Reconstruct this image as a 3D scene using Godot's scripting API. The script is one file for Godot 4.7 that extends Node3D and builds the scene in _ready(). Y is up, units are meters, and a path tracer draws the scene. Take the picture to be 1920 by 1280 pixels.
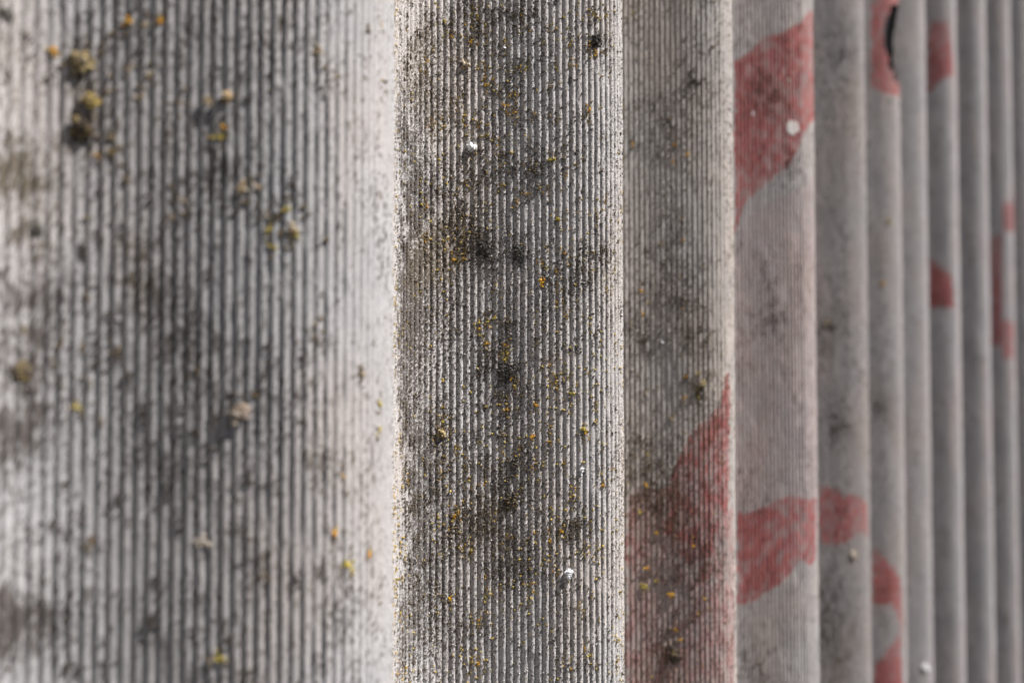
extends Node3D
# A weathered, finely ribbed corrugated fibre-cement wall seen along its length in sunlight.
# Places on a sheet are given in millimetres: Vector3(run along the curved surface, height, size).

const CREST := [0.0371, 0.2141, 0.3954, 0.5510, 0.7416, 0.9279, 1.1026, 1.2767]   # crests of the near sheet, metres along the wall
const DEPTH := 0.051
const RIB := 3.44
const THICK := 0.0062
const LOW := -0.65
const HIGH := 0.80
const STEP := 0.00025
const ORANGE := [Vector3(334,151,2.2),Vector3(343,150,2.9),Vector3(321,137,2.9),Vector3(321,133,1.9),Vector3(317,132,1.9),Vector3(368,165,2.5),Vector3(392,153,2.0),Vector3(406,153,3.1),Vector3(350,140,2.0),Vector3(394,144,1.8),Vector3(350,134,2.0),Vector3(355,132,1.7),Vector3(365,128,2.0),Vector3(360,122,3.5),Vector3(361,119,2.0),Vector3(365,119,2.5),Vector3(402,124,4.6),Vector3(403,155,2.6),Vector3(347,111,2.5),Vector3(328,113,1.7),Vector3(322,108,2.6),Vector3(325,109,1.7),Vector3(336,122,1.5),Vector3(335,117,1.5),Vector3(357,106,2.2),Vector3(352,108,1.5),Vector3(341,85,1.5),Vector3(358,84,1.7),Vector3(370,81,1.5),Vector3(366,77,2.2),Vector3(390,91,2.3),Vector3(381,84,1.5),Vector3(321,72,2.4),Vector3(287,66,2.2),Vector3(412,80,2.6),Vector3(407,72,1.5),Vector3(320,56,2.8),Vector3(335,49,3.4),Vector3(340,50,2.2),Vector3(340,52,1.9),Vector3(332,55,1.4),Vector3(381,55,2.3),Vector3(389,54,3.0),Vector3(385,45,2.0),Vector3(378,40,4.5),Vector3(386,40,2.3),Vector3(385,31,2.3),Vector3(390,25,2.5),Vector3(348,18,2.2),Vector3(351,11,2.9),Vector3(360,11,3.0),Vector3(381,1,2.5),Vector3(385,-10,1.5),Vector3(363,-5,3.4),Vector3(375,-17,3.5),Vector3(361,-19,2.2),Vector3(325,-20,1.9),Vector3(325,-32,1.9),Vector3(373,-32,3.5),Vector3(382,-27,1.7),Vector3(381,-34,2.2),Vector3(400,-31,2.5),Vector3(359,-38,2.0),Vector3(367,-37,1.7),Vector3(373,-46,2.2),Vector3(389,-44,2.2),Vector3(308,-48,2.1),Vector3(342,-45,1.7),Vector3(410,-56,3.1),Vector3(418,-49,2.6),Vector3(394,-56,2.8),Vector3(387,-76,3.0),Vector3(374,-76,3.0),Vector3(336,-66,3.4),Vector3(339,-63,1.7),Vector3(333,-72,2.4),Vector3(350,-53,1.5),Vector3(361,-77,2.0),Vector3(381,-75,1.7),Vector3(382,-80,2.5),Vector3(300,-75,2.0),Vector3(383,-94,3.0),Vector3(384,-95,2.0),Vector3(369,-99,2.2),Vector3(373,-99,2.0),Vector3(358,-101,1.9),Vector3(351,-94,1.9),Vector3(334,-103,2.9),Vector3(348,-114,2.7),Vector3(301,-106,2.2),Vector3(306,-108,1.6),Vector3(399,-131,2.3),Vector3(347,-133,2.9),Vector3(392,-140,2.0),Vector3(421,-141,2.6),Vector3(296,-126,2.6),Vector3(302,-126,2.0),Vector3(289,-100,1.9),Vector3(433,-73,2.4),Vector3(272,120,1.7)]
const YELLOW := [Vector3(344,163,2.9),Vector3(346,162,2.0),Vector3(342,158,1.5),Vector3(335,141,1.7),Vector3(346,148,1.7),Vector3(351,154,2.5),Vector3(405,171,2.3),Vector3(414,172,2.1),Vector3(366,140,2.0),Vector3(370,140,3.0),Vector3(385,142,2.0),Vector3(360,152,2.7),Vector3(352,131,2.5),Vector3(386,118,3.0),Vector3(340,113,2.7),Vector3(357,99,2.5),Vector3(383,98,4.0),Vector3(390,105,1.5),Vector3(386,70,4.0),Vector3(389,71,1.5),Vector3(340,63,1.9),Vector3(332,59,1.4),Vector3(378,50,1.7),Vector3(377,47,2.5),Vector3(380,47,3.0),Vector3(387,57,2.0),Vector3(404,47,2.3),Vector3(413,39,2.3),Vector3(388,31,2.0),Vector3(356,36,1.5),Vector3(348,21,2.9),Vector3(348,15,2.2),Vector3(352,21,2.4),Vector3(355,23,2.2),Vector3(361,7,3.2),Vector3(359,7,2.5),Vector3(360,4,2.5),Vector3(376,12,3.0),Vector3(384,-3,2.2),Vector3(391,-4,2.0),Vector3(365,-8,2.0),Vector3(393,-12,3.5),Vector3(406,-18,2.0),Vector3(401,-2,1.8),Vector3(330,-24,2.1),Vector3(335,-27,1.9),Vector3(399,-29,4.5),Vector3(410,-36,2.0),Vector3(336,-37,1.4),Vector3(329,-46,2.1),Vector3(410,-50,2.3),Vector3(393,-59,2.3),Vector3(383,-66,2.2),Vector3(338,-64,1.9),Vector3(345,-53,1.5),Vector3(355,-66,1.5),Vector3(380,-84,2.2),Vector3(382,-87,2.0),Vector3(340,-82,2.4),Vector3(344,-82,2.7),Vector3(401,-85,2.0),Vector3(407,-86,2.0),Vector3(353,-102,3.9),Vector3(351,-104,2.9),Vector3(397,-113,2.3),Vector3(345,-114,1.9),Vector3(345,-132,2.4),Vector3(345,-130,1.9),Vector3(401,-135,3.0),Vector3(537,159,2.6),Vector3(286,-2,1.9),Vector3(536,127,2.9),Vector3(429,-45,2.6),Vector3(278,-34,2.1),Vector3(286,-56,1.9)]
const TAN := [Vector3(324,143,2.4),Vector3(382,133,3.5),Vector3(374,119,3.0),Vector3(382,119,3.0),Vector3(401,121,2.6),Vector3(398,100,3.0),Vector3(320,59,2.1),Vector3(351,9,2.9),Vector3(328,-26,3.3),Vector3(330,-31,3.3),Vector3(359,-30,2.9),Vector3(332,-41,1.7),Vector3(330,-49,1.9),Vector3(387,-71,3.0),Vector3(356,-82,2.4),Vector3(361,-83,2.0),Vector3(327,-100,3.3),Vector3(352,-111,2.9),Vector3(388,-136,2.0),Vector3(536,42,2.9),Vector3(294,-91,1.8)]
const ORANGE_SOFT := [Vector3(119,90,4.6),Vector3(138,102,5.0),Vector3(147,103,5.4),Vector3(130,62,3.1),Vector3(165,73,3.9),Vector3(203,-34,3.7),Vector3(200,-52,4.0),Vector3(215,-61,3.8),Vector3(543,137,4.6),Vector3(579,132,4.0),Vector3(570,138,4.0),Vector3(569,128,5.3),Vector3(576,79,3.3),Vector3(548,47,3.3),Vector3(549,33,5.9),Vector3(577,-5,5.2),Vector3(576,-18,3.9),Vector3(551,-71,5.2),Vector3(557,-100,4.5),Vector3(550,-121,4.5),Vector3(566,-138,4.5),Vector3(584,-150,4.6),Vector3(569,-159,4.5),Vector3(572,-165,3.9),Vector3(581,-109,3.9),Vector3(588,-141,3.9),Vector3(1223,96,8.4)]
const YELLOW_SOFT := [Vector3(135,63,4.1),Vector3(164,69,4.8),Vector3(223,98,2.9),Vector3(184,49,4.3),Vector3(187,41,4.3),Vector3(179,42,4.6),Vector3(180,37,4.9),Vector3(205,-62,4.4),Vector3(207,-64,4.1),Vector3(222,-12,4.7),Vector3(221,-21,4.3),Vector3(166,-86,4.4),Vector3(126,-11,3.7),Vector3(543,218,3.3),Vector3(552,41,3.9),Vector3(542,29,3.2),Vector3(587,-11,5.9),Vector3(585,-3,4.6),Vector3(585,-18,4.6),Vector3(552,-52,5.2),Vector3(547,-87,3.9),Vector3(557,-129,4.5),Vector3(549,-132,5.8),Vector3(1233,166,8.4)]
const TAN_SOFT := [Vector3(143,101,3.5),Vector3(134,67,3.7),Vector3(153,79,4.2),Vector3(133,81,3.4),Vector3(139,88,4.1),Vector3(144,87,4.1),Vector3(142,80,4.7),Vector3(194,100,4.4),Vector3(200,93,4.4),Vector3(222,117,3.3),Vector3(175,55,5.2),Vector3(151,45,3.8),Vector3(154,50,4.1),Vector3(178,47,3.9),Vector3(211,-2,3.5),Vector3(193,14,2.3),Vector3(574,92,3.9),Vector3(562,77,5.2),Vector3(567,-31,5.2),Vector3(561,-58,3.9),Vector3(589,63,4.0),Vector3(551,-15,3.9),Vector3(593,17,4.0),Vector3(995,43,11.2)]
const STAINS := [Vector3(350,55,8.3),Vector3(367,52,8.4),Vector3(361,-2,9.8),Vector3(359,-13,9.8),Vector3(362,-59,11.8),Vector3(365,-44,8.8),Vector3(362,-86,8.3),Vector3(344,155,7.4),Vector3(406,160,8.8),Vector3(327,-28,8.6),Vector3(309,-32,10.5),Vector3(306,-16,7.8),Vector3(312,82,11.7),Vector3(306,50,9.2),Vector3(350,-66,6.3),Vector3(327,152,9.6),Vector3(338,-74,5.8),Vector3(361,22,6.4),Vector3(411,57,6.2),Vector3(315,30,9.3),Vector3(311,12,7.9),Vector3(311,-60,9.2),Vector3(319,-86,8.4),Vector3(367,166,6.5),Vector3(349,165,5.9),Vector3(398,48,7.6),Vector3(358,126,8.9),Vector3(351,91,8.9),Vector3(370,-91,7.4),Vector3(374,92,7.5),Vector3(341,66,7.3),Vector3(390,33,6.5),Vector3(395,-73,6.5),Vector3(326,122,9.6),Vector3(305,101,8.3),Vector3(126,87,6.8),Vector3(128,78,4.7),Vector3(127,70,6.8),Vector3(112,0,6.9),Vector3(110,-21,5.9),Vector3(115,39,4.2),Vector3(112,60,4.5),Vector3(106,99,5.3),Vector3(144,-31,7.8),Vector3(115,-16,6.0),Vector3(142,-76,4.7),Vector3(121,-75,5.4),Vector3(159,0,6.4),Vector3(149,27,6.3),Vector3(171,53,5.8),Vector3(193,-26,5.0),Vector3(110,-79,5.9),Vector3(114,23,5.4),Vector3(176,-11,6.5),Vector3(153,11,5.7),Vector3(138,99,5.7),Vector3(149,-30,5.7),Vector3(203,-69,5.0),Vector3(177,-53,4.8),Vector3(222,-27,4.6),Vector3(551,-55,14.3),Vector3(569,-78,14.3),Vector3(566,-126,16.2),Vector3(569,-162,11.0),Vector3(585,-13,7.9),Vector3(592,-121,9.8),Vector3(562,145,13.2),Vector3(583,179,10.0),Vector3(575,43,11.2),Vector3(586,20,7.9),Vector3(551,16,9.8),Vector3(803,161,12.7),Vector3(789,215,12.6),Vector3(789,38,14.2),Vector3(1001,41,15.3),Vector3(1003,-56,15.2),Vector3(998,-247,20.1),Vector3(1217,-42,17.9),Vector3(1016,305,17.6),Vector3(770,-226,16.4),Vector3(310,152,14.0),Vector3(308,127,13.9),Vector3(313,61,14.0),Vector3(306,34,13.7),Vector3(310,-2,13.8),Vector3(309,-48,13.7),Vector3(313,-72,13.9),Vector3(311,-101,13.7),Vector3(312,-126,13.8),Vector3(330,53,14.4),Vector3(330,79,14.4),Vector3(328,-55,14.2),Vector3(330,-116,14.2),Vector3(335,17,14.5),Vector3(110,58,6.8),Vector3(112,6,6.8),Vector3(109,-25,6.8),Vector3(114,-75,6.8),Vector3(118,20,7.0)]
const PAINT_A := [[1,Vector2(608,0),Vector2(602,-18),Vector2(582,-39),Vector2(566,-65),Vector2(564,-104),Vector2(581,-117),Vector2(596,-102),Vector2(610,-99),Vector2(612,0)],
	[1,Vector2(585,-98),Vector2(594,-94),Vector2(598,-122),Vector2(592,-128),Vector2(584,-121)],
	[0.8,Vector2(538,-80),Vector2(552,-87),Vector2(554,-116),Vector2(543,-129),Vector2(538,-125)],
	[0.62,Vector2(538,-77),Vector2(566,-68),Vector2(619,-91),Vector2(615,-207),Vector2(537,-198)],
	[0.95,Vector2(538,-152),Vector2(557,-155),Vector2(581,-179),Vector2(596,-157),Vector2(616,-163),Vector2(615,-207),Vector2(537,-198)],
	[1,Vector2(754,241),Vector2(784,259),Vector2(810,277),Vector2(858,301),Vector2(858,220),Vector2(818,188),Vector2(803,161),Vector2(783,143),Vector2(764,127),Vector2(753,107)],
	[1,Vector2(753,-110),Vector2(767,-105),Vector2(790,-104),Vector2(835,-103),Vector2(833,-154),Vector2(810,-155),Vector2(795,-164),Vector2(775,-175),Vector2(753,-183)],
	[1,Vector2(984,-113),Vector2(999,-114),Vector2(1023,-120),Vector2(1045,-132),Vector2(1046,-163),Vector2(1016,-162),Vector2(999,-166),Vector2(983,-171)],
	[1,Vector2(1213,453),Vector2(1283,463),Vector2(1283,314),Vector2(1234,313),Vector2(1211,316)],
	[1,Vector2(1206,-201),Vector2(1222,-210),Vector2(1246,-236),Vector2(1249,-252),Vector2(1247,-299),Vector2(1240,-274),Vector2(1228,-261),Vector2(1205,-259)],
	[1,Vector2(1207,-324),Vector2(1228,-311),Vector2(1244,-298),Vector2(1247,-376),Vector2(1206,-370)],
	[0.16,Vector2(754,107),Vector2(774,121),Vector2(858,171),Vector2(835,-101),Vector2(752,-108)]]
const PAINT_B := [[1,Vector2(154,496),Vector2(187,498),Vector2(198,426),Vector2(172,419),Vector2(157,399),Vector2(151,399)],
	[1,Vector2(149,160),Vector2(164,145),Vector2(185,134),Vector2(189,88),Vector2(147,90)],
	[0.9,Vector2(559,220),Vector2(580,229),Vector2(577,46),Vector2(556,37)],
	[0.8,Vector2(582,285),Vector2(764,303),Vector2(763,258),Vector2(581,239)],
	[0.9,Vector2(578,82),Vector2(608,74),Vector2(605,14),Vector2(577,17)]]

var noise := {}
var fleck_meshes := []
var fleck_mats := []
var cement: StandardMaterial3D
var growth: StandardMaterial3D
var stone: StandardMaterial3D
var rng := RandomNumberGenerator.new()

class Track:                       # the wavy line a sheet follows, sampled at even steps of its own length
	var x := PackedFloat32Array()
	var z := PackedFloat32Array()
	var nx := PackedFloat32Array()
	var nz := PackedFloat32Array()
	var wave := PackedFloat32Array()
	var length := 0.0

func track(px: PackedFloat32Array, pz: PackedFloat32Array, pk: PackedFloat32Array) -> Track:
	var t := Track.new()
	var run := 0.0
	var want := 0.0
	for i in px.size() - 1:
		var dx := px[i + 1] - px[i]
		var dz := pz[i + 1] - pz[i]
		var l := sqrt(dx * dx + dz * dz)
		while want <= run + l:
			var f := (want - run) / l
			t.x.append(px[i] + dx * f)
			t.z.append(pz[i] + dz * f)
			t.wave.append(pk[i] + (pk[i + 1] - pk[i]) * f)
			want += STEP
		run += l
	var n := t.x.size()
	for i in n:
		var a := maxi(i - 1, 0)
		var b := mini(i + 1, n - 1)
		var d := Vector2(t.x[b] - t.x[a], t.z[b] - t.z[a]).normalized()
		t.nx.append(-d.y)
		t.nz.append(d.x)
	t.length = (n - 1) * STEP
	return t

func near_track() -> Track:
	var px := PackedFloat32Array()
	var pz := PackedFloat32Array()
	var pk := PackedFloat32Array()
	var n := 900
	for i in CREST.size() - 1:
		for j in n:
			var f := float(j) / n
			px.append(lerpf(CREST[i], CREST[i + 1], f))
			pz.append(DEPTH * 0.5 * cos(TAU * f))
			pk.append(i - 1 + f)
	for j in 300:
		var f := float(j) / n
		px.append(CREST[7] + 0.174 * f)
		pz.append(DEPTH * 0.5 * cos(TAU * f))
		pk.append(6.0 + f)
	return track(px, pz, pk)

func far_track() -> Track:
	var px := PackedFloat32Array()
	var pz := PackedFloat32Array()
	var pk := PackedFloat32Array()
	var d := Vector2(cos(0.1244), sin(0.1244))
	var m := Vector2(-d.y, d.x)
	var o := Vector2(CREST[7], DEPTH * 0.5 - 0.0066) - m * DEPTH * 0.5
	var n := 900
	for j in range(0, 5 * n + 1):
		var f := float(j) / n
		var p := o + d * 0.1699 * f + m * DEPTH * 0.5 * cos(TAU * f)
		px.append(p.x)
		pz.append(p.y)
		pk.append(6.0 + f)
	return track(px, pz, pk)

func make_noise(called: String, freq: float, octaves: int, number: int) -> void:
	var n := FastNoiseLite.new()
	n.seed = number
	n.noise_type = FastNoiseLite.TYPE_SIMPLEX_SMOOTH if octaves > 1 else FastNoiseLite.TYPE_SIMPLEX
	n.frequency = freq
	n.fractal_type = FastNoiseLite.FRACTAL_FBM if octaves > 1 else FastNoiseLite.FRACTAL_NONE
	n.fractal_octaves = octaves
	noise[called] = n

func spot(t: Track, s_mm: float, y_mm: float, lift := 0.0) -> Transform3D:     # a frame on the sheet: x along it, y up, z out of it
	var i := clampi(int(s_mm * 0.001 / STEP), 0, t.x.size() - 1)
	var n := Vector3(t.nx[i], 0, t.nz[i])
	return Transform3D(Basis(Vector3(n.z, 0, -n.x), Vector3.UP, n), Vector3(t.x[i], y_mm * 0.001, t.z[i]) + n * lift)

# One corrugation of a sheet: a closed piece with a ribbed, weathered face, a plain back and edges.
# s0..s1 in mm of run; fine rows between y0 and y1 (mm), wide ones beyond.
func corrugation(t: Track, s0: float, s1: float, ds: float, y0: float, y1: float, dy: float, dirt: float, marks: Array, prints: Array, ribs: float, tone: Vector3, rough: float, hole := false, end_edge := false) -> ArrayMesh:
	var rows := PackedFloat32Array()
	var y := y0
	var g := dy
	var below := []
	while y > LOW * 1000.0:
		g = minf(g * 1.6, 40.0)
		y -= g
		below.append(maxf(y, LOW * 1000.0))
	below.reverse()
	for b in below:
		rows.append(b)
	y = y0
	while y < y1:
		rows.append(y)
		y += dy
	g = dy
	while y < HIGH * 1000.0:
		rows.append(y)
		g = minf(g * 1.6, 40.0)
		y += g
	rows.append(HIGH * 1000.0)
	var cols := int(ceil((s1 - s0) / ds)) + 1
	ds = (s1 - s0) / (cols - 1)
	var count := cols * rows.size()
	var P := PackedVector3Array()
	var N := PackedVector3Array()
	var C := PackedColorArray()
	var U := PackedVector2Array()
	P.resize(count)
	N.resize(count)
	C.resize(count)
	U.resize(count)
	var near_marks := []
	for q: Vector3 in marks:
		if q.x > s0 - q.z * 2.0 and q.x < s1 + q.z * 2.0:
			near_marks.append(q)
	var near_prints := []
	for p: Array in prints:
		p = p.duplicate()
		var strength: float = p.pop_front()
		var box := Rect2(p[0], Vector2.ZERO)
		for v in p:
			box = box.expand(v)
		if box.end.x > s0 and box.position.x < s1:
			near_prints.append([PackedVector2Array(p), box.grow(6.0), strength])
	var nl: FastNoiseLite = noise.low
	var nm: FastNoiseLite = noise.mid
	var nf: FastNoiseLite = noise.fine
	var ng: FastNoiseLite = noise.grit
	var nw: FastNoiseLite = noise.warp
	var nt: FastNoiseLite = noise.tint
	var clean := Vector3(0.56, 0.541, 0.537)
	var k := 0
	for i in rows.size():
		var ym := rows[i]
		for j in cols:
			var s := s0 + ds * j
			var at := mini(int(s * 0.001 / STEP), t.x.size() - 1)
			var low := nl.get_noise_2d(s, ym * 0.45)
			var mid := nm.get_noise_2d(s, ym * 0.7) * (0.5 + rough * 0.5)
			var fine := nf.get_noise_2d(s, ym) * rough
			var grit := ng.get_noise_2d(s, ym) * rough
			var warp := nw.get_noise_2d(s * 0.6, ym)
			var tint := nt.get_noise_2d(s, ym * 0.5)
			# dark crust of soot lichen and moss: where the sheet carries it, in grains with an outline
			var w := dirt
			for q: Vector3 in near_marks:
				var ax := (s - q.x) / q.z + low * 1.3 + mid * 1.1
				var ay := (ym - q.y) / (q.z * 1.25) + tint * 1.6 - mid * 0.9
				var r2 := ax * ax + ay * ay
				if r2 < 7.0:
					w += 0.40 * exp(-r2 * 0.55)
			var crust := clampf((w + low * 0.4 + mid * 0.5 + fine * 0.75 + grit * 0.9 - 0.68) * 5.5, 0.0, 1.0)
			# ribs: rounded tops with narrow grooves, worn away here and there
			var q0 := (s + warp * 0.07) / RIB
			var rib := floorf(q0)
			var fr := q0 - rib
			var worn := clampf(0.98 + 0.75 * nl.get_noise_2d(rib * 61.0, ym * 2.0) + low * 0.15, 0.2, 1.12)
			var ridge := pow(absf(sin(PI * fr)), 0.62)
			var out := ribs * worn * (ridge - 0.5) + low * 0.3 + mid * 0.03 + fine * 0.01 + grit * 0.024 + crust * (0.04 + 0.16 * maxf(fine * 0.6 + grit, -0.2))
			var n := Vector3(t.nx[at], 0, t.nz[at])
			P[k] = Vector3(t.x[at], ym * 0.001, t.z[at]) + n * (out * 0.001)
			U[k] = Vector2(s / 110.0, ym / 110.0)
			# colours
			var c := clean * tone * (1.0 + low * 0.18 + mid * 0.13 + fine * 0.2 + grit * 0.16)
			c = c.lerp(Vector3(c.x * 1.03, c.y * 0.965, c.z * 0.92), clampf(tint * 0.9, 0.0, 1.0))
			c = c.lerp(Vector3(c.x * 0.94, c.y * 0.985, c.z * 1.01), clampf(-tint * 0.9, 0.0, 1.0))
			for pr in near_prints:
				var v := Vector2(s + mid * 5.0 + fine * 1.5, ym + low * 7.0 + mid * 5.0)
				if pr[1].has_point(v) and Geometry2D.is_point_in_polygon(v, pr[0]):
					var left: float = clampf((0.62 - dirt * 0.9 + mid * 0.5 + fine * 0.3 + grit * 0.1 + low * 0.3) * 1.5 + 0.12, 0.3, 0.88) * pr[2]
					c = c.lerp(Vector3(0.43, 0.098, 0.092) * (1.0 + 0.25 * mid + 0.2 * fine), left)
					break
			var dark := Vector3(0.072, 0.058, 0.05) * (1.0 + 0.7 * fine)
			if tint > 0.12:
				dark = dark.lerp(Vector3(0.105, 0.078, 0.04), clampf((tint - 0.12) * 2.5, 0.0, 0.7))
			c = c.lerp(dark, crust * 0.9)
			C[k] = Color(c.x, c.y, c.z)
			k += 1
	# normals of the face
	k = 0
	var last := rows.size() - 1
	for i in rows.size():
		var up := cols if i < last else 0
		var dn := cols if i > 0 else 0
		for j in cols:
			var e := 1 if j < cols - 1 else 0
			var o := 1 if j > 0 else 0
			N[k] = (P[k + e] - P[k - o]).cross(P[k + up] - P[k - dn]).normalized()
			k += 1
	var idx := PackedInt32Array()
	idx.resize((cols - 1) * last * 6)
	k = 0
	var gone := {}
	for i in last:
		for j in cols - 1:
			var a := i * cols + j
			if hole:
				var hx := (s0 + ds * j - 1258.5) / 29.0
				var hy := (rows[i] - 372.0) / 48.0
				var edge := nm.get_noise_2d(s0 + ds * j, rows[i]) * 0.24 + low_edge(s0 + ds * j, rows[i])
				if hx * hx + hy * hy < 1.0 + edge:
					gone[a] = true
					continue
			idx[k] = a
			idx[k + 1] = a + cols + 1
			idx[k + 2] = a + 1
			idx[k + 3] = a
			idx[k + 4] = a + cols
			idx[k + 5] = a + cols + 1
			k += 6
	idx.resize(k)
	# back: the same sheet less its thickness, coarser; the holed piece keeps the same cells
	var B := PackedVector3Array()
	var bn := PackedVector3Array()
	var bc := PackedColorArray()
	var bu := PackedVector2Array()
	var bi := PackedInt32Array()
	var js := 1 if hole else 6
	var brow := PackedInt32Array()
	var i2 := 0
	while i2 < last:
		brow.append(i2)
		i2 += 1 if hole else maxi(1, last / 14)
	brow.append(last)
	var bcol := PackedInt32Array()
	var j2 := 0
	while j2 < cols - 1:
		bcol.append(j2)
		j2 += js
	bcol.append(cols - 1)
	var plain := Color(0.36, 0.345, 0.33)
	for i in brow:
		for j in bcol:
			var f := spot(t, s0 + ds * j, rows[i], -THICK)
			B.append(f.origin)
			bn.append(-f.basis.z)
			bc.append(plain)
			bu.append(Vector2((s0 + ds * j) / 110.0, rows[i] / 110.0))
	var bw := bcol.size()
	for i in brow.size() - 1:
		for j in bw - 1:
			var a := i * bw + j
			if hole and gone.has(a):
				continue
			for v in [a, a + 1, a + bw + 1, a, a + bw + 1, a + bw]:
				bi.append(v)
	# edges
	var rim := func(ids: Array, flip: bool) -> void:
		for e in ids.size() - 1:
			var p0: Vector3 = P[ids[e]]
			var p1: Vector3 = P[ids[e + 1]]
			var f0 := spot(t, s0 + ds * (ids[e] % cols), rows[ids[e] / cols], -THICK).origin
			var f1 := spot(t, s0 + ds * (ids[e + 1] % cols), rows[ids[e + 1] / cols], -THICK).origin
			var n := (p1 - p0).cross(f0 - p0).normalized()
			if flip:
				n = -n
			var b := B.size()
			for v in [p0, p1, f1, f0]:
				B.append(v)
				bn.append(n)
				bc.append(plain)
				bu.append(Vector2(v.x + v.z, v.y) / 0.11)
			for v in ([0, 1, 2, 0, 2, 3] if not flip else [0, 2, 1, 0, 3, 2]):
				bi.append(b + v)
	rim.call(range(0, cols), false)
	rim.call(range(last * cols, last * cols + cols), true)
	if end_edge:
		var e := []
		for i in rows.size():
			e.append(i * cols + cols - 1)
		rim.call(e, false)
	for a in gone:
		if not gone.has(a - 1): rim.call([a, a + cols], false)
		if not gone.has(a + 1): rim.call([a + 1, a + cols + 1], true)
		if not gone.has(a - cols): rim.call([a, a + 1], true)
		if not gone.has(a + cols): rim.call([a + cols, a + cols + 1], false)
	var base := P.size()
	P.append_array(B)
	N.append_array(bn)
	C.append_array(bc)
	U.append_array(bu)
	for v in bi:
		idx.append(v + base)
	var arr := []
	arr.resize(Mesh.ARRAY_MAX)
	arr[Mesh.ARRAY_VERTEX] = P
	arr[Mesh.ARRAY_NORMAL] = N
	arr[Mesh.ARRAY_COLOR] = C
	arr[Mesh.ARRAY_TEX_UV] = U
	arr[Mesh.ARRAY_INDEX] = idx
	var m := ArrayMesh.new()
	m.add_surface_from_arrays(Mesh.PRIMITIVE_TRIANGLES, arr)
	return m

func low_edge(s: float, ym: float) -> float:
	return noise.low.get_noise_2d(s * 2.0, ym * 2.0) * 0.15

# ---- growth -----------------------------------------------------------------------------------
func grain(st: SurfaceTool, at: Vector3, size: Vector3, turn: Basis, col: Color, rough: float) -> void:   # a small lumpy grain of 32 faces
	var v := [Vector3.RIGHT, Vector3.LEFT, Vector3.UP, Vector3.DOWN, Vector3.BACK, Vector3.FORWARD]
	var lumps := {}
	for f in [[0, 2, 4], [2, 1, 4], [1, 3, 4], [3, 0, 4], [2, 0, 5], [1, 2, 5], [3, 1, 5], [0, 3, 5]]:
		var a: Vector3 = v[f[0]]
		var b: Vector3 = v[f[1]]
		var c: Vector3 = v[f[2]]
		var ab := (a + b).normalized()
		var bc := (b + c).normalized()
		var ca := (c + a).normalized()
		for tri in [[a, ab, ca], [ab, b, bc], [ca, bc, c], [ab, bc, ca]]:
			for q: Vector3 in [tri[0], tri[2], tri[1]]:
				if not lumps.has(q):
					lumps[q] = 1.0 + rng.randf_range(-rough, rough)
				st.set_color(col * (0.85 + 0.3 * lumps[q] - 0.15) if false else col)
				st.add_vertex(at + turn * (q * size * lumps[q]))

func any_turn() -> Basis:
	return Basis(Vector3(rng.randfn(), rng.randfn(), rng.randfn() + 0.01).normalized(), rng.randf() * TAU)

func clump(grains: int, flat: float, size: float, tints: Array, rough := 0.3, spread := 0.62, even := false) -> ArrayMesh:   # a cushion of grains within a radius of one
	var st := SurfaceTool.new()
	st.begin(Mesh.PRIMITIVE_TRIANGLES)
	st.set_smooth_group(-1)
	var centres := [Vector2.ZERO]
	for i in (0 if grains < 6 else 2 + grains / 12):
		centres.append(Vector2.from_angle(rng.randf() * TAU) * rng.randf_range(0.25, 0.7) * Vector2(0.85, 1.1) * spread / 0.62)
	for i in grains:
		var mid: Vector2 = centres[rng.randi() % centres.size()]
		var p := mid + Vector2(rng.randfn(0.0, 0.2), rng.randfn(0.0, 0.27)) * spread / 0.62
		if even:
			p = Vector2.from_angle(rng.randf() * TAU) * sqrt(rng.randf()) * 0.8
		var r := minf(p.length(), 1.0)
		var a := p.angle()
		r = p.length()
		var z := flat * maxf(1.0 - r * r * 0.8, 0.0) * rng.randf_range(0.3, 1.0)
		var k := size * rng.randf_range(0.55, 1.25)
		grain(st, Vector3(cos(a) * r, sin(a) * r, z), Vector3(k, k * rng.randf_range(0.6, 1.1), k * rng.randf_range(0.45, 0.9)), any_turn(), tints[rng.randi() % tints.size()], rough)
	st.generate_normals()
	return st.commit()

func put(called: String, m: Mesh, mat: Material, parent: Node, xf: Transform3D) -> MeshInstance3D:
	var o := MeshInstance3D.new()
	o.name = called
	o.mesh = m
	o.material_override = mat
	o.transform = xf
	parent.add_child(o, true)
	return o

func thing(called: String, label: String, category: String, m: Mesh, t: Track, p: Vector3, group := "", high := 1.0, lift := 0.0002) -> MeshInstance3D:
	var f := spot(t, p.x, p.y, lift)
	f.basis = f.basis * Basis(Vector3.BACK, rng.randf_range(-0.4, 0.4)) * Basis.from_scale(Vector3(p.z * 0.0005, p.z * 0.0005, p.z * 0.0005 * high * (0.42 if p.x < 262.0 else 0.8 if p.x < 470.0 else 0.5)))
	var o := put(called, m, growth, self, f)
	o.set_meta("label", label)
	o.set_meta("category", category)
	if group:
		o.set_meta("group", group)
	return o

func fleck(called: String, tints: Array, p: Vector3, t: Track, parent: Node3D) -> void:
	var k: int = tints[rng.randi() % tints.size()]
	var r := p.z * 0.0005 * rng.randf_range(0.75, 1.15)
	var f := spot(t, p.x, p.y, 0.0002)
	f.basis = f.basis * Basis(Vector3.BACK, rng.randf() * TAU) * Basis.from_scale(Vector3(r, r * rng.randf_range(0.65, 1.2), r * (0.4 if p.x < 262.0 else 0.7 if p.x < 470.0 else 0.4)))
	f.origin -= parent.position
	put(called, fleck_meshes[k], growth, parent, f)

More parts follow.
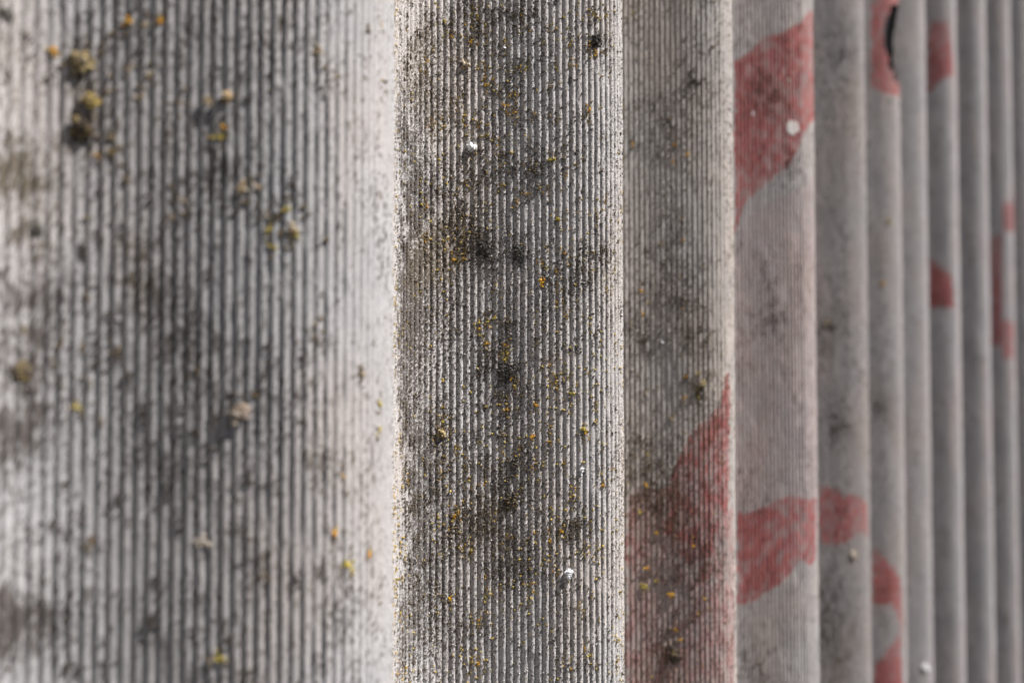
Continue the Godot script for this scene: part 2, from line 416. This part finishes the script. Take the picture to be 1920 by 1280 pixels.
func specks(called: String, t: Track, parent: Node3D, m: Mesh, spots: Array) -> void:     # too many and too small to count
	var mm := MultiMesh.new()
	mm.transform_format = MultiMesh.TRANSFORM_3D
	mm.mesh = m
	mm.instance_count = spots.size()
	for i in spots.size():
		var p: Vector3 = spots[i]
		var f := spot(t, p.x, p.y, 0.00025)
		var r := p.z * 0.0005
		f.basis = f.basis * any_turn() * Basis.from_scale(Vector3(r, r, r))
		f.origin -= parent.position
		mm.set_instance_transform(i, f)
	var o := MultiMeshInstance3D.new()
	o.name = called
	o.multimesh = mm
	o.material_override = growth
	o.set_meta("kind", "stuff")
	parent.add_child(o, true)

# ---- materials --------------------------------------------------------------------------------
func tile_image(freq: float, octaves: int, number: int, low: float, high: float, contrast: float) -> Image:
	var n := FastNoiseLite.new()
	n.seed = number
	n.noise_type = FastNoiseLite.TYPE_SIMPLEX
	n.frequency = freq
	n.fractal_octaves = octaves
	n.fractal_gain = 0.6
	var im := n.get_seamless_image(1024, 1024)
	im.convert(Image.FORMAT_L8)
	var d := im.get_data()
	var table := PackedByteArray()
	table.resize(256)
	for i in 256:
		var v := clampf((i / 255.0 - 0.5) * contrast + 0.5, 0.0, 1.0)
		table[i] = int(lerpf(low, high, v) * 255.0)
	for i in d.size():
		d[i] = table[d[i]]
	return Image.create_from_data(1024, 1024, false, Image.FORMAT_L8, d)

func make_materials() -> void:
	cement = StandardMaterial3D.new()
	cement.vertex_color_use_as_albedo = true
	cement.roughness = 0.93
	cement.metallic_specular = 0.25
	cement.albedo_texture = ImageTexture.create_from_image(tile_image(0.16, 3, 5, 0.68, 1.0, 1.8))
	cement.heightmap_enabled = true
	cement.heightmap_scale = 0.013
	cement.heightmap_texture = ImageTexture.create_from_image(tile_image(0.14, 3, 9, 0.0, 1.0, 1.3))
	growth = StandardMaterial3D.new()
	growth.vertex_color_use_as_albedo = true
	growth.roughness = 0.95
	growth.metallic_specular = 0.2

func _ready() -> void:
	# camera: near the wall, looking along it, focused on the second corrugation
	var cam := Camera3D.new()
	cam.name = "camera"
	add_child(cam)
	cam.near = 0.02
	cam.far = 30.0
	var lens := CameraAttributesPhysical.new()
	lens.frustum_focal_length = 31.73
	lens.exposure_aperture = 5.3
	lens.frustum_focus_distance = 0.412
	lens.frustum_near = 0.02
	lens.frustum_far = 30.0
	cam.attributes = lens
	cam.position = Vector3(0, 0, 0.2292)
	cam.rotation = Vector3(deg_to_rad(1.7), 0.5912 - PI / 2.0, 0)
	cam.current = true
	# sky
	var env := Environment.new()
	env.background_mode = Environment.BG_SKY
	var sky_look := ProceduralSkyMaterial.new()
	sky_look.sky_top_color = Color(0.44, 0.47, 0.53)
	sky_look.sky_horizon_color = Color(0.64, 0.645, 0.655)
	sky_look.ground_bottom_color = Color(0.26, 0.25, 0.22)
	sky_look.ground_horizon_color = Color(0.42, 0.42, 0.40)
	sky_look.sun_angle_max = 1.0
	sky_look.energy_multiplier = 0.48
	var sky := Sky.new()
	sky.sky_material = sky_look
	env.sky = sky
	env.tonemap_mode = Environment.TONE_MAPPER_LINEAR
	env.tonemap_exposure = 2.6
	env.sdfgi_enabled = true
	env.ssao_enabled = true
	env.ssil_enabled = true
	var we := WorldEnvironment.new()
	we.name = "surroundings"
	we.environment = env
	add_child(we)
	# sun: high, from beyond the right-hand end of the wall, grazing it
	var sun := DirectionalLight3D.new()
	sun.name = "sun"
	sun.light_energy = 1.6
	sun.light_color = Color(1.0, 0.985, 0.975)
	sun.light_angular_distance = 0.53
	sun.shadow_enabled = true
	var az := deg_to_rad(51.3)
	var el := deg_to_rad(52.0)
	add_child(sun)
	sun.look_at_from_position(Vector3(cos(az) * cos(el), sin(el), sin(az) * cos(el)) * 3.0, Vector3.ZERO)

	rng.seed = 4711
	make_noise("low", 0.020, 2, 11)
	make_noise("mid", 0.11, 2, 12)
	make_noise("fine", 0.42, 1, 13)
	make_noise("grit", 1.05, 1, 14)
	make_noise("warp", 0.09, 1, 15)
	make_noise("tint", 0.016, 2, 16)
	make_materials()
	var near := near_track()
	var far := far_track()

	# the sheets
	var sheet := Node3D.new()
	sheet.name = "corrugated_sheet"
	sheet.position = Vector3(CREST[0], LOW, 0)
	sheet.set_meta("label", "near grey ribbed corrugated fibre-cement sheet with lichen, red paint and a broken hole")
	sheet.set_meta("category", "corrugated sheet")
	sheet.set_meta("group", "corrugated sheets of the wall")
	add_child(sheet)
	var cuts := []
	for k in 8:
		for i in near.wave.size():
			if near.wave[i] >= k - 0.75:
				cuts.append(i * STEP * 1000.0)
				break
	cuts[0] = 45.0
	cuts.append(near.length * 1000.0 - 1.0)
	# [fine step along, low, high, step up, dirt, rib height, how pale the cement is, how coarse its grain]
	var how := [[0.46, -136.0, 172.0, 1.3, 0.36, 0.8, Vector3(0.85, 0.845, 0.84), 0.5], [0.36, -168.0, 198.0, 0.52, 0.27, 1.0, Vector3(1.08, 1.05, 1.02), 0.75], [0.55, -215.0, 252.0, 1.4, 0.33, 0.75, Vector3(0.97, 0.915, 0.855), 0.65], [0.6, -265.0, 312.0, 2.2, 0.22, 0.85, Vector3(0.86, 0.815, 0.79), 0.5], [0.66, -320.0, 382.0, 3.0, 0.3, 0.5, Vector3(0.62, 0.585, 0.57), 0.5], [0.7, -372.0, 486.0, 3.2, 0.22, 0.4, Vector3(0.70, 0.67, 0.655), 0.5], [0.8, -428.0, 552.0, 5.0, 0.2, 0.35, Vector3(0.74, 0.715, 0.71), 0.5]]
	var said := ["", "sharp corrugation speckled with dark crust and orange lichen", "corrugation with worn pinkish red paint low down", "corrugation with a large red paint sweep and a red band below", "corrugation with a short red paint band", "corrugation with a jagged hole and dark red paint", ""]
	for k in 7:
		var h: Array = how[k]
		var o := put("corrugation", corrugation(near, cuts[k], cuts[k + 1], h[0], h[1], h[2], h[3], h[4], STAINS, PAINT_A, h[5], h[6], h[7], k == 5, k == 6), cement, sheet, Transform3D(Basis.IDENTITY, -sheet.position))
		if said[k]:
			o.set_meta("label", said[k])
	var sheet2 := Node3D.new()
	sheet2.name = "corrugated_sheet_001"
	sheet2.position = Vector3(CREST[7], LOW, 0)
	sheet2.set_meta("label", "far blurred grey corrugated sheet at the right edge with faded red patches")
	sheet2.set_meta("category", "corrugated sheet")
	sheet2.set_meta("group", "corrugated sheets of the wall")
	add_child(sheet2)
	var cuts2 := [0.0]
	for k in [7, 8, 9, 10]:
		for i in far.wave.size():
			if far.wave[i] >= k + 0.25:
				cuts2.append(i * STEP * 1000.0)
				break
	cuts2.append(far.length * 1000.0 - 1.0)
	for k in 5:
		put("corrugation", corrugation(far, cuts2[k], cuts2[k + 1], 0.9, -480.0 - 30.0 * k, 600.0 + 30.0 * k, 6.0, 0.18, [], PAINT_B, 0.4, Vector3(0.83, 0.80, 0.80), 0.5), cement, sheet2, Transform3D(Basis.IDENTITY, -sheet2.position))

	# lichen and moss
	var orange := [Color(0.56, 0.27, 0.018), Color(0.62, 0.36, 0.03), Color(0.46, 0.20, 0.018), Color(0.50, 0.35, 0.10)]
	var yellow := [Color(0.46, 0.34, 0.05), Color(0.34, 0.29, 0.05), Color(0.26, 0.23, 0.05), Color(0.52, 0.40, 0.14)]
	var tan := [Color(0.42, 0.33, 0.22), Color(0.34, 0.26, 0.16), Color(0.46, 0.40, 0.30), Color(0.30, 0.2, 0.1)]
	for tones in [orange, yellow, tan]:
		for v in 6:
			fleck_meshes.append(clump(13 + v, 0.6, 0.2, tones, 0.45))
	for set_ in [[ORANGE, [0, 1, 2, 3, 4, 5], "orange_lichen"], [YELLOW, [6, 7, 8, 9, 10, 11], "yellow_lichen"], [TAN, [12, 13, 14, 15, 16, 17], "tan_lichen"], [ORANGE_SOFT, [0, 1, 2, 3, 4, 5], "orange_lichen"], [YELLOW_SOFT, [6, 7, 8, 9, 10, 11], "yellow_lichen"], [TAN_SOFT, [12, 13, 14, 15, 16, 17], "tan_lichen"]]:
		for p: Vector3 in set_[0]:
			fleck(set_[2], set_[1], p, near, sheet)
	var dots := [[], [], [], [], [], []]
	for i in 1100:
		dots[0].append(Vector3(rng.randf_range(262, 438), rng.randf_range(-168, 198), rng.randf_range(0.4, 1.0)))
	for list in [ORANGE, YELLOW, TAN]:
		for q: Vector3 in list:
			for i in 14:
				dots[3 if list != TAN and i < 5 else 4].append(Vector3(q.x + rng.randfn(0.0, 1.5), q.y + rng.randfn(0.0, 2.6), rng.randf_range(0.6, 1.5)))
	for list in [ORANGE_SOFT, YELLOW_SOFT, TAN_SOFT]:
		for q: Vector3 in list:
			for i in 7:
				dots[4].append(Vector3(q.x + rng.randfn(0.0, 2.0), q.y + rng.randfn(0.0, 3.2), rng.randf_range(0.6, 1.6)))
	for q: Vector3 in STAINS:
		for i in 210:
			var a := rng.randf() * TAU
			var r := rng.randf() * q.z * 1.7
			var at := Vector2(q.x + cos(a) * r, q.y + sin(a) * r)
			if q.x < 262.0 or noise.mid.get_noise_2d(at.x, at.y * 0.7) + noise.low.get_noise_2d(at.x, at.y) * 0.6 < -0.12:
				continue
			dots[1].append(Vector3(at.x, at.y, rng.randf_range(0.4, 1.25)))
	for i in 9000:
		var at := Vector2(rng.randf_range(264, 436), rng.randf_range(-168, 198))
		if noise.mid.get_noise_2d(at.x * 1.5, at.y) + noise.low.get_noise_2d(at.x, at.y * 0.5) > 0.1:
			dots[1].append(Vector3(at.x, at.y, rng.randf_range(0.5, 1.45)))
	for i in 260:
		var c := Vector2(rng.randf_range(80, 198 if i % 8 else 240), rng.randf_range(-118, 138))
		var wide := rng.randf_range(0.8, 2.2)
		var heap := rng.randi_range(4, 16)
		for j in heap:
			dots[5 if i % 4 else 4].append(Vector3(c.x + rng.randfn(0.0, wide * 0.7), c.y + rng.randfn(0.0, wide * 1.2), rng.randf_range(0.6, 1.5)))
	for i in 1500:
		var at := Vector2(rng.randf_range(534, 618), rng.randf_range(-210, 245))
		if noise.mid.get_noise_2d(at.x, at.y) + noise.low.get_noise_2d(at.x, at.y * 0.5) > 0.0:
			dots[3 if i % 9 == 0 else 4].append(Vector3(at.x, at.y, rng.randf_range(0.6, 1.7)))
	for i in 4000:
		var at := Vector2(rng.randf_range(264, 434), rng.randf_range(-168, 198))
		if noise.mid.get_noise_2d(at.x * 1.3 + 300.0, at.y) + noise.low.get_noise_2d(at.x + 90.0, at.y * 0.6) > 0.05:
			dots[2].append(Vector3(at.x, at.y, rng.randf_range(0.6, 1.6)))
	specks("pale_grit", near, sheet, clump(1, 0.2, 0.9, [Color(0.44, 0.42, 0.4)]), dots[0])
	specks("dark_crust_grains", near, sheet, clump(2, 0.3, 0.8, [Color(0.055, 0.046, 0.04), Color(0.1, 0.08, 0.055)]), dots[1])
	specks("dark_lichen_spots", near, sheet, clump(2, 0.3, 0.7, [Color(0.12, 0.09, 0.068), Color(0.075, 0.06, 0.05)]), dots[5])
	specks("ochre_crumbs", near, sheet, clump(2, 0.3, 0.7, [Color(0.50, 0.27, 0.03), Color(0.34, 0.25, 0.05)]), dots[3])
	specks("brown_crumbs", near, sheet, clump(2, 0.3, 0.7, [Color(0.27, 0.2, 0.11), Color(0.16, 0.115, 0.06)]), dots[4])
	specks("lichen_specks", near, sheet, clump(2, 0.3, 0.7, [Color(0.50, 0.28, 0.04), Color(0.34, 0.25, 0.07)]), dots[2])

	# lumps, cushions and droppings that stand out singly
	var moss := [Color(0.075, 0.062, 0.045), Color(0.11, 0.088, 0.055), Color(0.16, 0.12, 0.06), Color(0.05, 0.043, 0.036)]
	var olive := [Color(0.20, 0.155, 0.08), Color(0.13, 0.105, 0.065), Color(0.34, 0.27, 0.14), Color(0.09, 0.075, 0.055)]
	var black := [Color(0.04, 0.036, 0.033), Color(0.06, 0.052, 0.045), Color(0.09, 0.085, 0.075), Color(0.05, 0.05, 0.04)]
	var chalk := [Color(0.72, 0.73, 0.74), Color(0.66, 0.67, 0.68), Color(0.78, 0.78, 0.78)]
	var lump_tones := [Color(0.26, 0.21, 0.165), Color(0.2, 0.16, 0.12), Color(0.32, 0.27, 0.22)]
	var stone_pale := [Color(0.56, 0.53, 0.50), Color(0.5, 0.47, 0.44)]
	var stone_ := [Color(0.40, 0.33, 0.26), Color(0.32, 0.26, 0.20), Color(0.45, 0.40, 0.33)]
	thing("crusty_lump", "beige crusty lump jutting from the blurred nearest corrugation, casting a dark slanting shadow", "lump", clump(30, 0.8, 0.42, lump_tones, 0.35, 0.5), near, Vector3(170, -14, 7.6), "", 0.8)
	var mg := "moss cushions on the corrugated wall"
	thing("moss_cushion", "topmost brown tuft of the three stacked tufts at upper left", "moss", clump(46, 0.9, 0.26, olive), near, Vector3(126, 88, 8.1), mg)
	thing("moss_cushion", "yellowish beige tuft in the middle of the three stacked tufts at upper left", "moss", clump(34, 0.95, 0.3, [Color(0.42, 0.32, 0.12), Color(0.3, 0.22, 0.08), Color(0.2, 0.15, 0.07)]), near, Vector3(128, 78, 5.6), mg)
	thing("moss_cushion", "dark brown bottom tuft of the three stacked tufts at upper left", "moss", clump(46, 0.85, 0.26, moss), near, Vector3(127, 70, 8.4), mg)
	thing("lichen_nub", "left of two pale beige nubs side by side on the nearest corrugation", "lichen", clump(16, 0.9, 0.42, tan), near, Vector3(161, 80, 3.9), mg, 1.4)
	thing("lichen_nub", "right of two pale beige nubs, with a yellow fleck below it", "lichen", clump(18, 0.9, 0.42, tan), near, Vector3(166, 82, 4.2), mg, 1.4)
	thing("moss_cushion", "blurred dark spot in the top left corner of the photo", "moss", clump(36, 0.6, 0.3, black), near, Vector3(106, 98, 5.0), mg)
	thing("lichen_nub", "beige nub on the nearest corrugation, left of a tan nub", "lichen", clump(20, 0.8, 0.36, tan), near, Vector3(171, 54, 4.2), mg)
	thing("lichen_nub", "tan nub near the pale bright side of the nearest corrugation", "lichen", clump(20, 0.8, 0.36, tan), near, Vector3(186, 43, 4.0), mg)
	thing("moss_cushion", "small dark grey spot near the left edge, above the photo's middle", "moss", clump(30, 0.5, 0.3, black), near, Vector3(115, 39, 3.9), mg)
	thing("moss_cushion", "flat dark brown patch at the left edge, halfway up", "moss", clump(40, 0.4, 0.26, moss), near, Vector3(112, 0, 7.4), mg)
	thing("lichen_nub", "broad pale beige patch low on the nearest corrugation below the jutting lump", "lichen", clump(26, 0.16, 0.24, [Color(0.48, 0.42, 0.35), Color(0.4, 0.34, 0.28)]), near, Vector3(161, -52, 5.4), mg)
	var wg := "white crusty lumps on the sharp corrugation"
	thing("white_lump", "white knobbly lump with a pointed top, highest on the sharp corrugation", "white lump", clump(30, 0.75, 0.34, chalk, 0.2, 0.55), near, Vector3(344, 101, 5.4), wg)
	thing("white_lump", "white crumbly lump low on the right of the sharp corrugation", "white lump", clump(34, 0.7, 0.28, chalk, 0.3), near, Vector3(391, -96, 5.8), wg)
	thing("white_lump", "small white crumb above the low right lump on the sharp corrugation", "white lump", clump(18, 0.6, 0.34, chalk, 0.3), near, Vector3(398, -48, 3.8), wg)
	thing("white_pebble", "tiny white pebble lodged near the top of the sharp corrugation", "pebble", clump(3, 0.4, 0.8, chalk, 0.12), near, Vector3(360, 149, 2.0))
	thing("lichen_nub", "grey tan curled lichen nub near the top of the sharp corrugation", "lichen", clump(26, 0.9, 0.3, tan), near, Vector3(341, 139, 4.9), mg)
	thing("moss_cushion", "left of two black mossy cushions side by side on the sharp corrugation", "moss", clump(80, 0.2, 0.15, black, 0.4, 0.75), near, Vector3(350, 55, 8.5), mg)
	thing("moss_cushion", "right of two black mossy cushions side by side on the sharp corrugation", "moss", clump(80, 0.2, 0.15, black, 0.4, 0.75), near, Vector3(367, 53, 8.0), mg)
	thing("moss_cushion", "black mossy cushion under a yellow lichen cluster at the photo's centre", "moss", clump(96, 0.2, 0.13, black, 0.4, 0.75), near, Vector3(361, -2, 9.5), mg)
	thing("moss_cushion", "brownish black mossy cushion in the lower middle of the sharp corrugation", "moss", clump(96, 0.2, 0.13, moss, 0.4, 0.75), near, Vector3(362, -61, 10.0), mg)
	thing("moss_cushion", "brown tuft with orange flecks left of centre on the sharp corrugation", "moss", clump(34, 0.7, 0.26, olive, 0.4), near, Vector3(329, -29, 6.0), mg)
	thing("moss_cushion", "dark tuft near the bright right edge at the top of the sharp corrugation", "moss", clump(44, 0.5, 0.22, black, 0.4), near, Vector3(407, 158, 7.0), mg)
	thing("moss_cushion", "olive tuft just above the worn pink paint on the third corrugation", "moss", clump(40, 0.6, 0.26, olive), near, Vector3(587, -11, 8.5), mg)
	thing("moss_cushion", "dark brown tuft at the bottom of the third corrugation in worn paint", "moss", clump(44, 0.5, 0.24, moss), near, Vector3(568, -174, 11.0), mg)
	var dg := "white spots spattered on the wall"
	thing("white_spot", "small white dot on the grey part of the third corrugation", "spot", clump(8, 0.4, 0.5, chalk, 0.15), near, Vector3(562, 16, 2.9), dg)
	thing("white_spot", "large round white spot at the lower edge of the big red sweep", "spot", clump(200, 0.08, 0.26, stone_pale, 0.1, 0.62, true), near, Vector3(807, 191, 13.0), dg, 0.35)
	thing("white_spot", "small pale dot left in the big red sweep, lower of two", "spot", clump(12, 0.3, 0.5, chalk, 0.15), near, Vector3(770, 199, 3.0), dg, 0.5)
	thing("white_spot", "small pale dot right in the big red sweep, above the large white spot", "spot", clump(12, 0.3, 0.5, stone_, 0.15), near, Vector3(803, 229, 3.6), dg, 0.5)
	thing("white_spot", "beige spot just below the short red band on the fifth corrugation", "spot", clump(30, 0.25, 0.4, stone_, 0.2), near, Vector3(1023, -178, 9.2), dg)
	thing("white_spot", "pale blurred spot at the bottom of the far corrugations", "spot", clump(30, 0.25, 0.4, chalk, 0.2), near, Vector3(1443, -381, 12.0), dg)
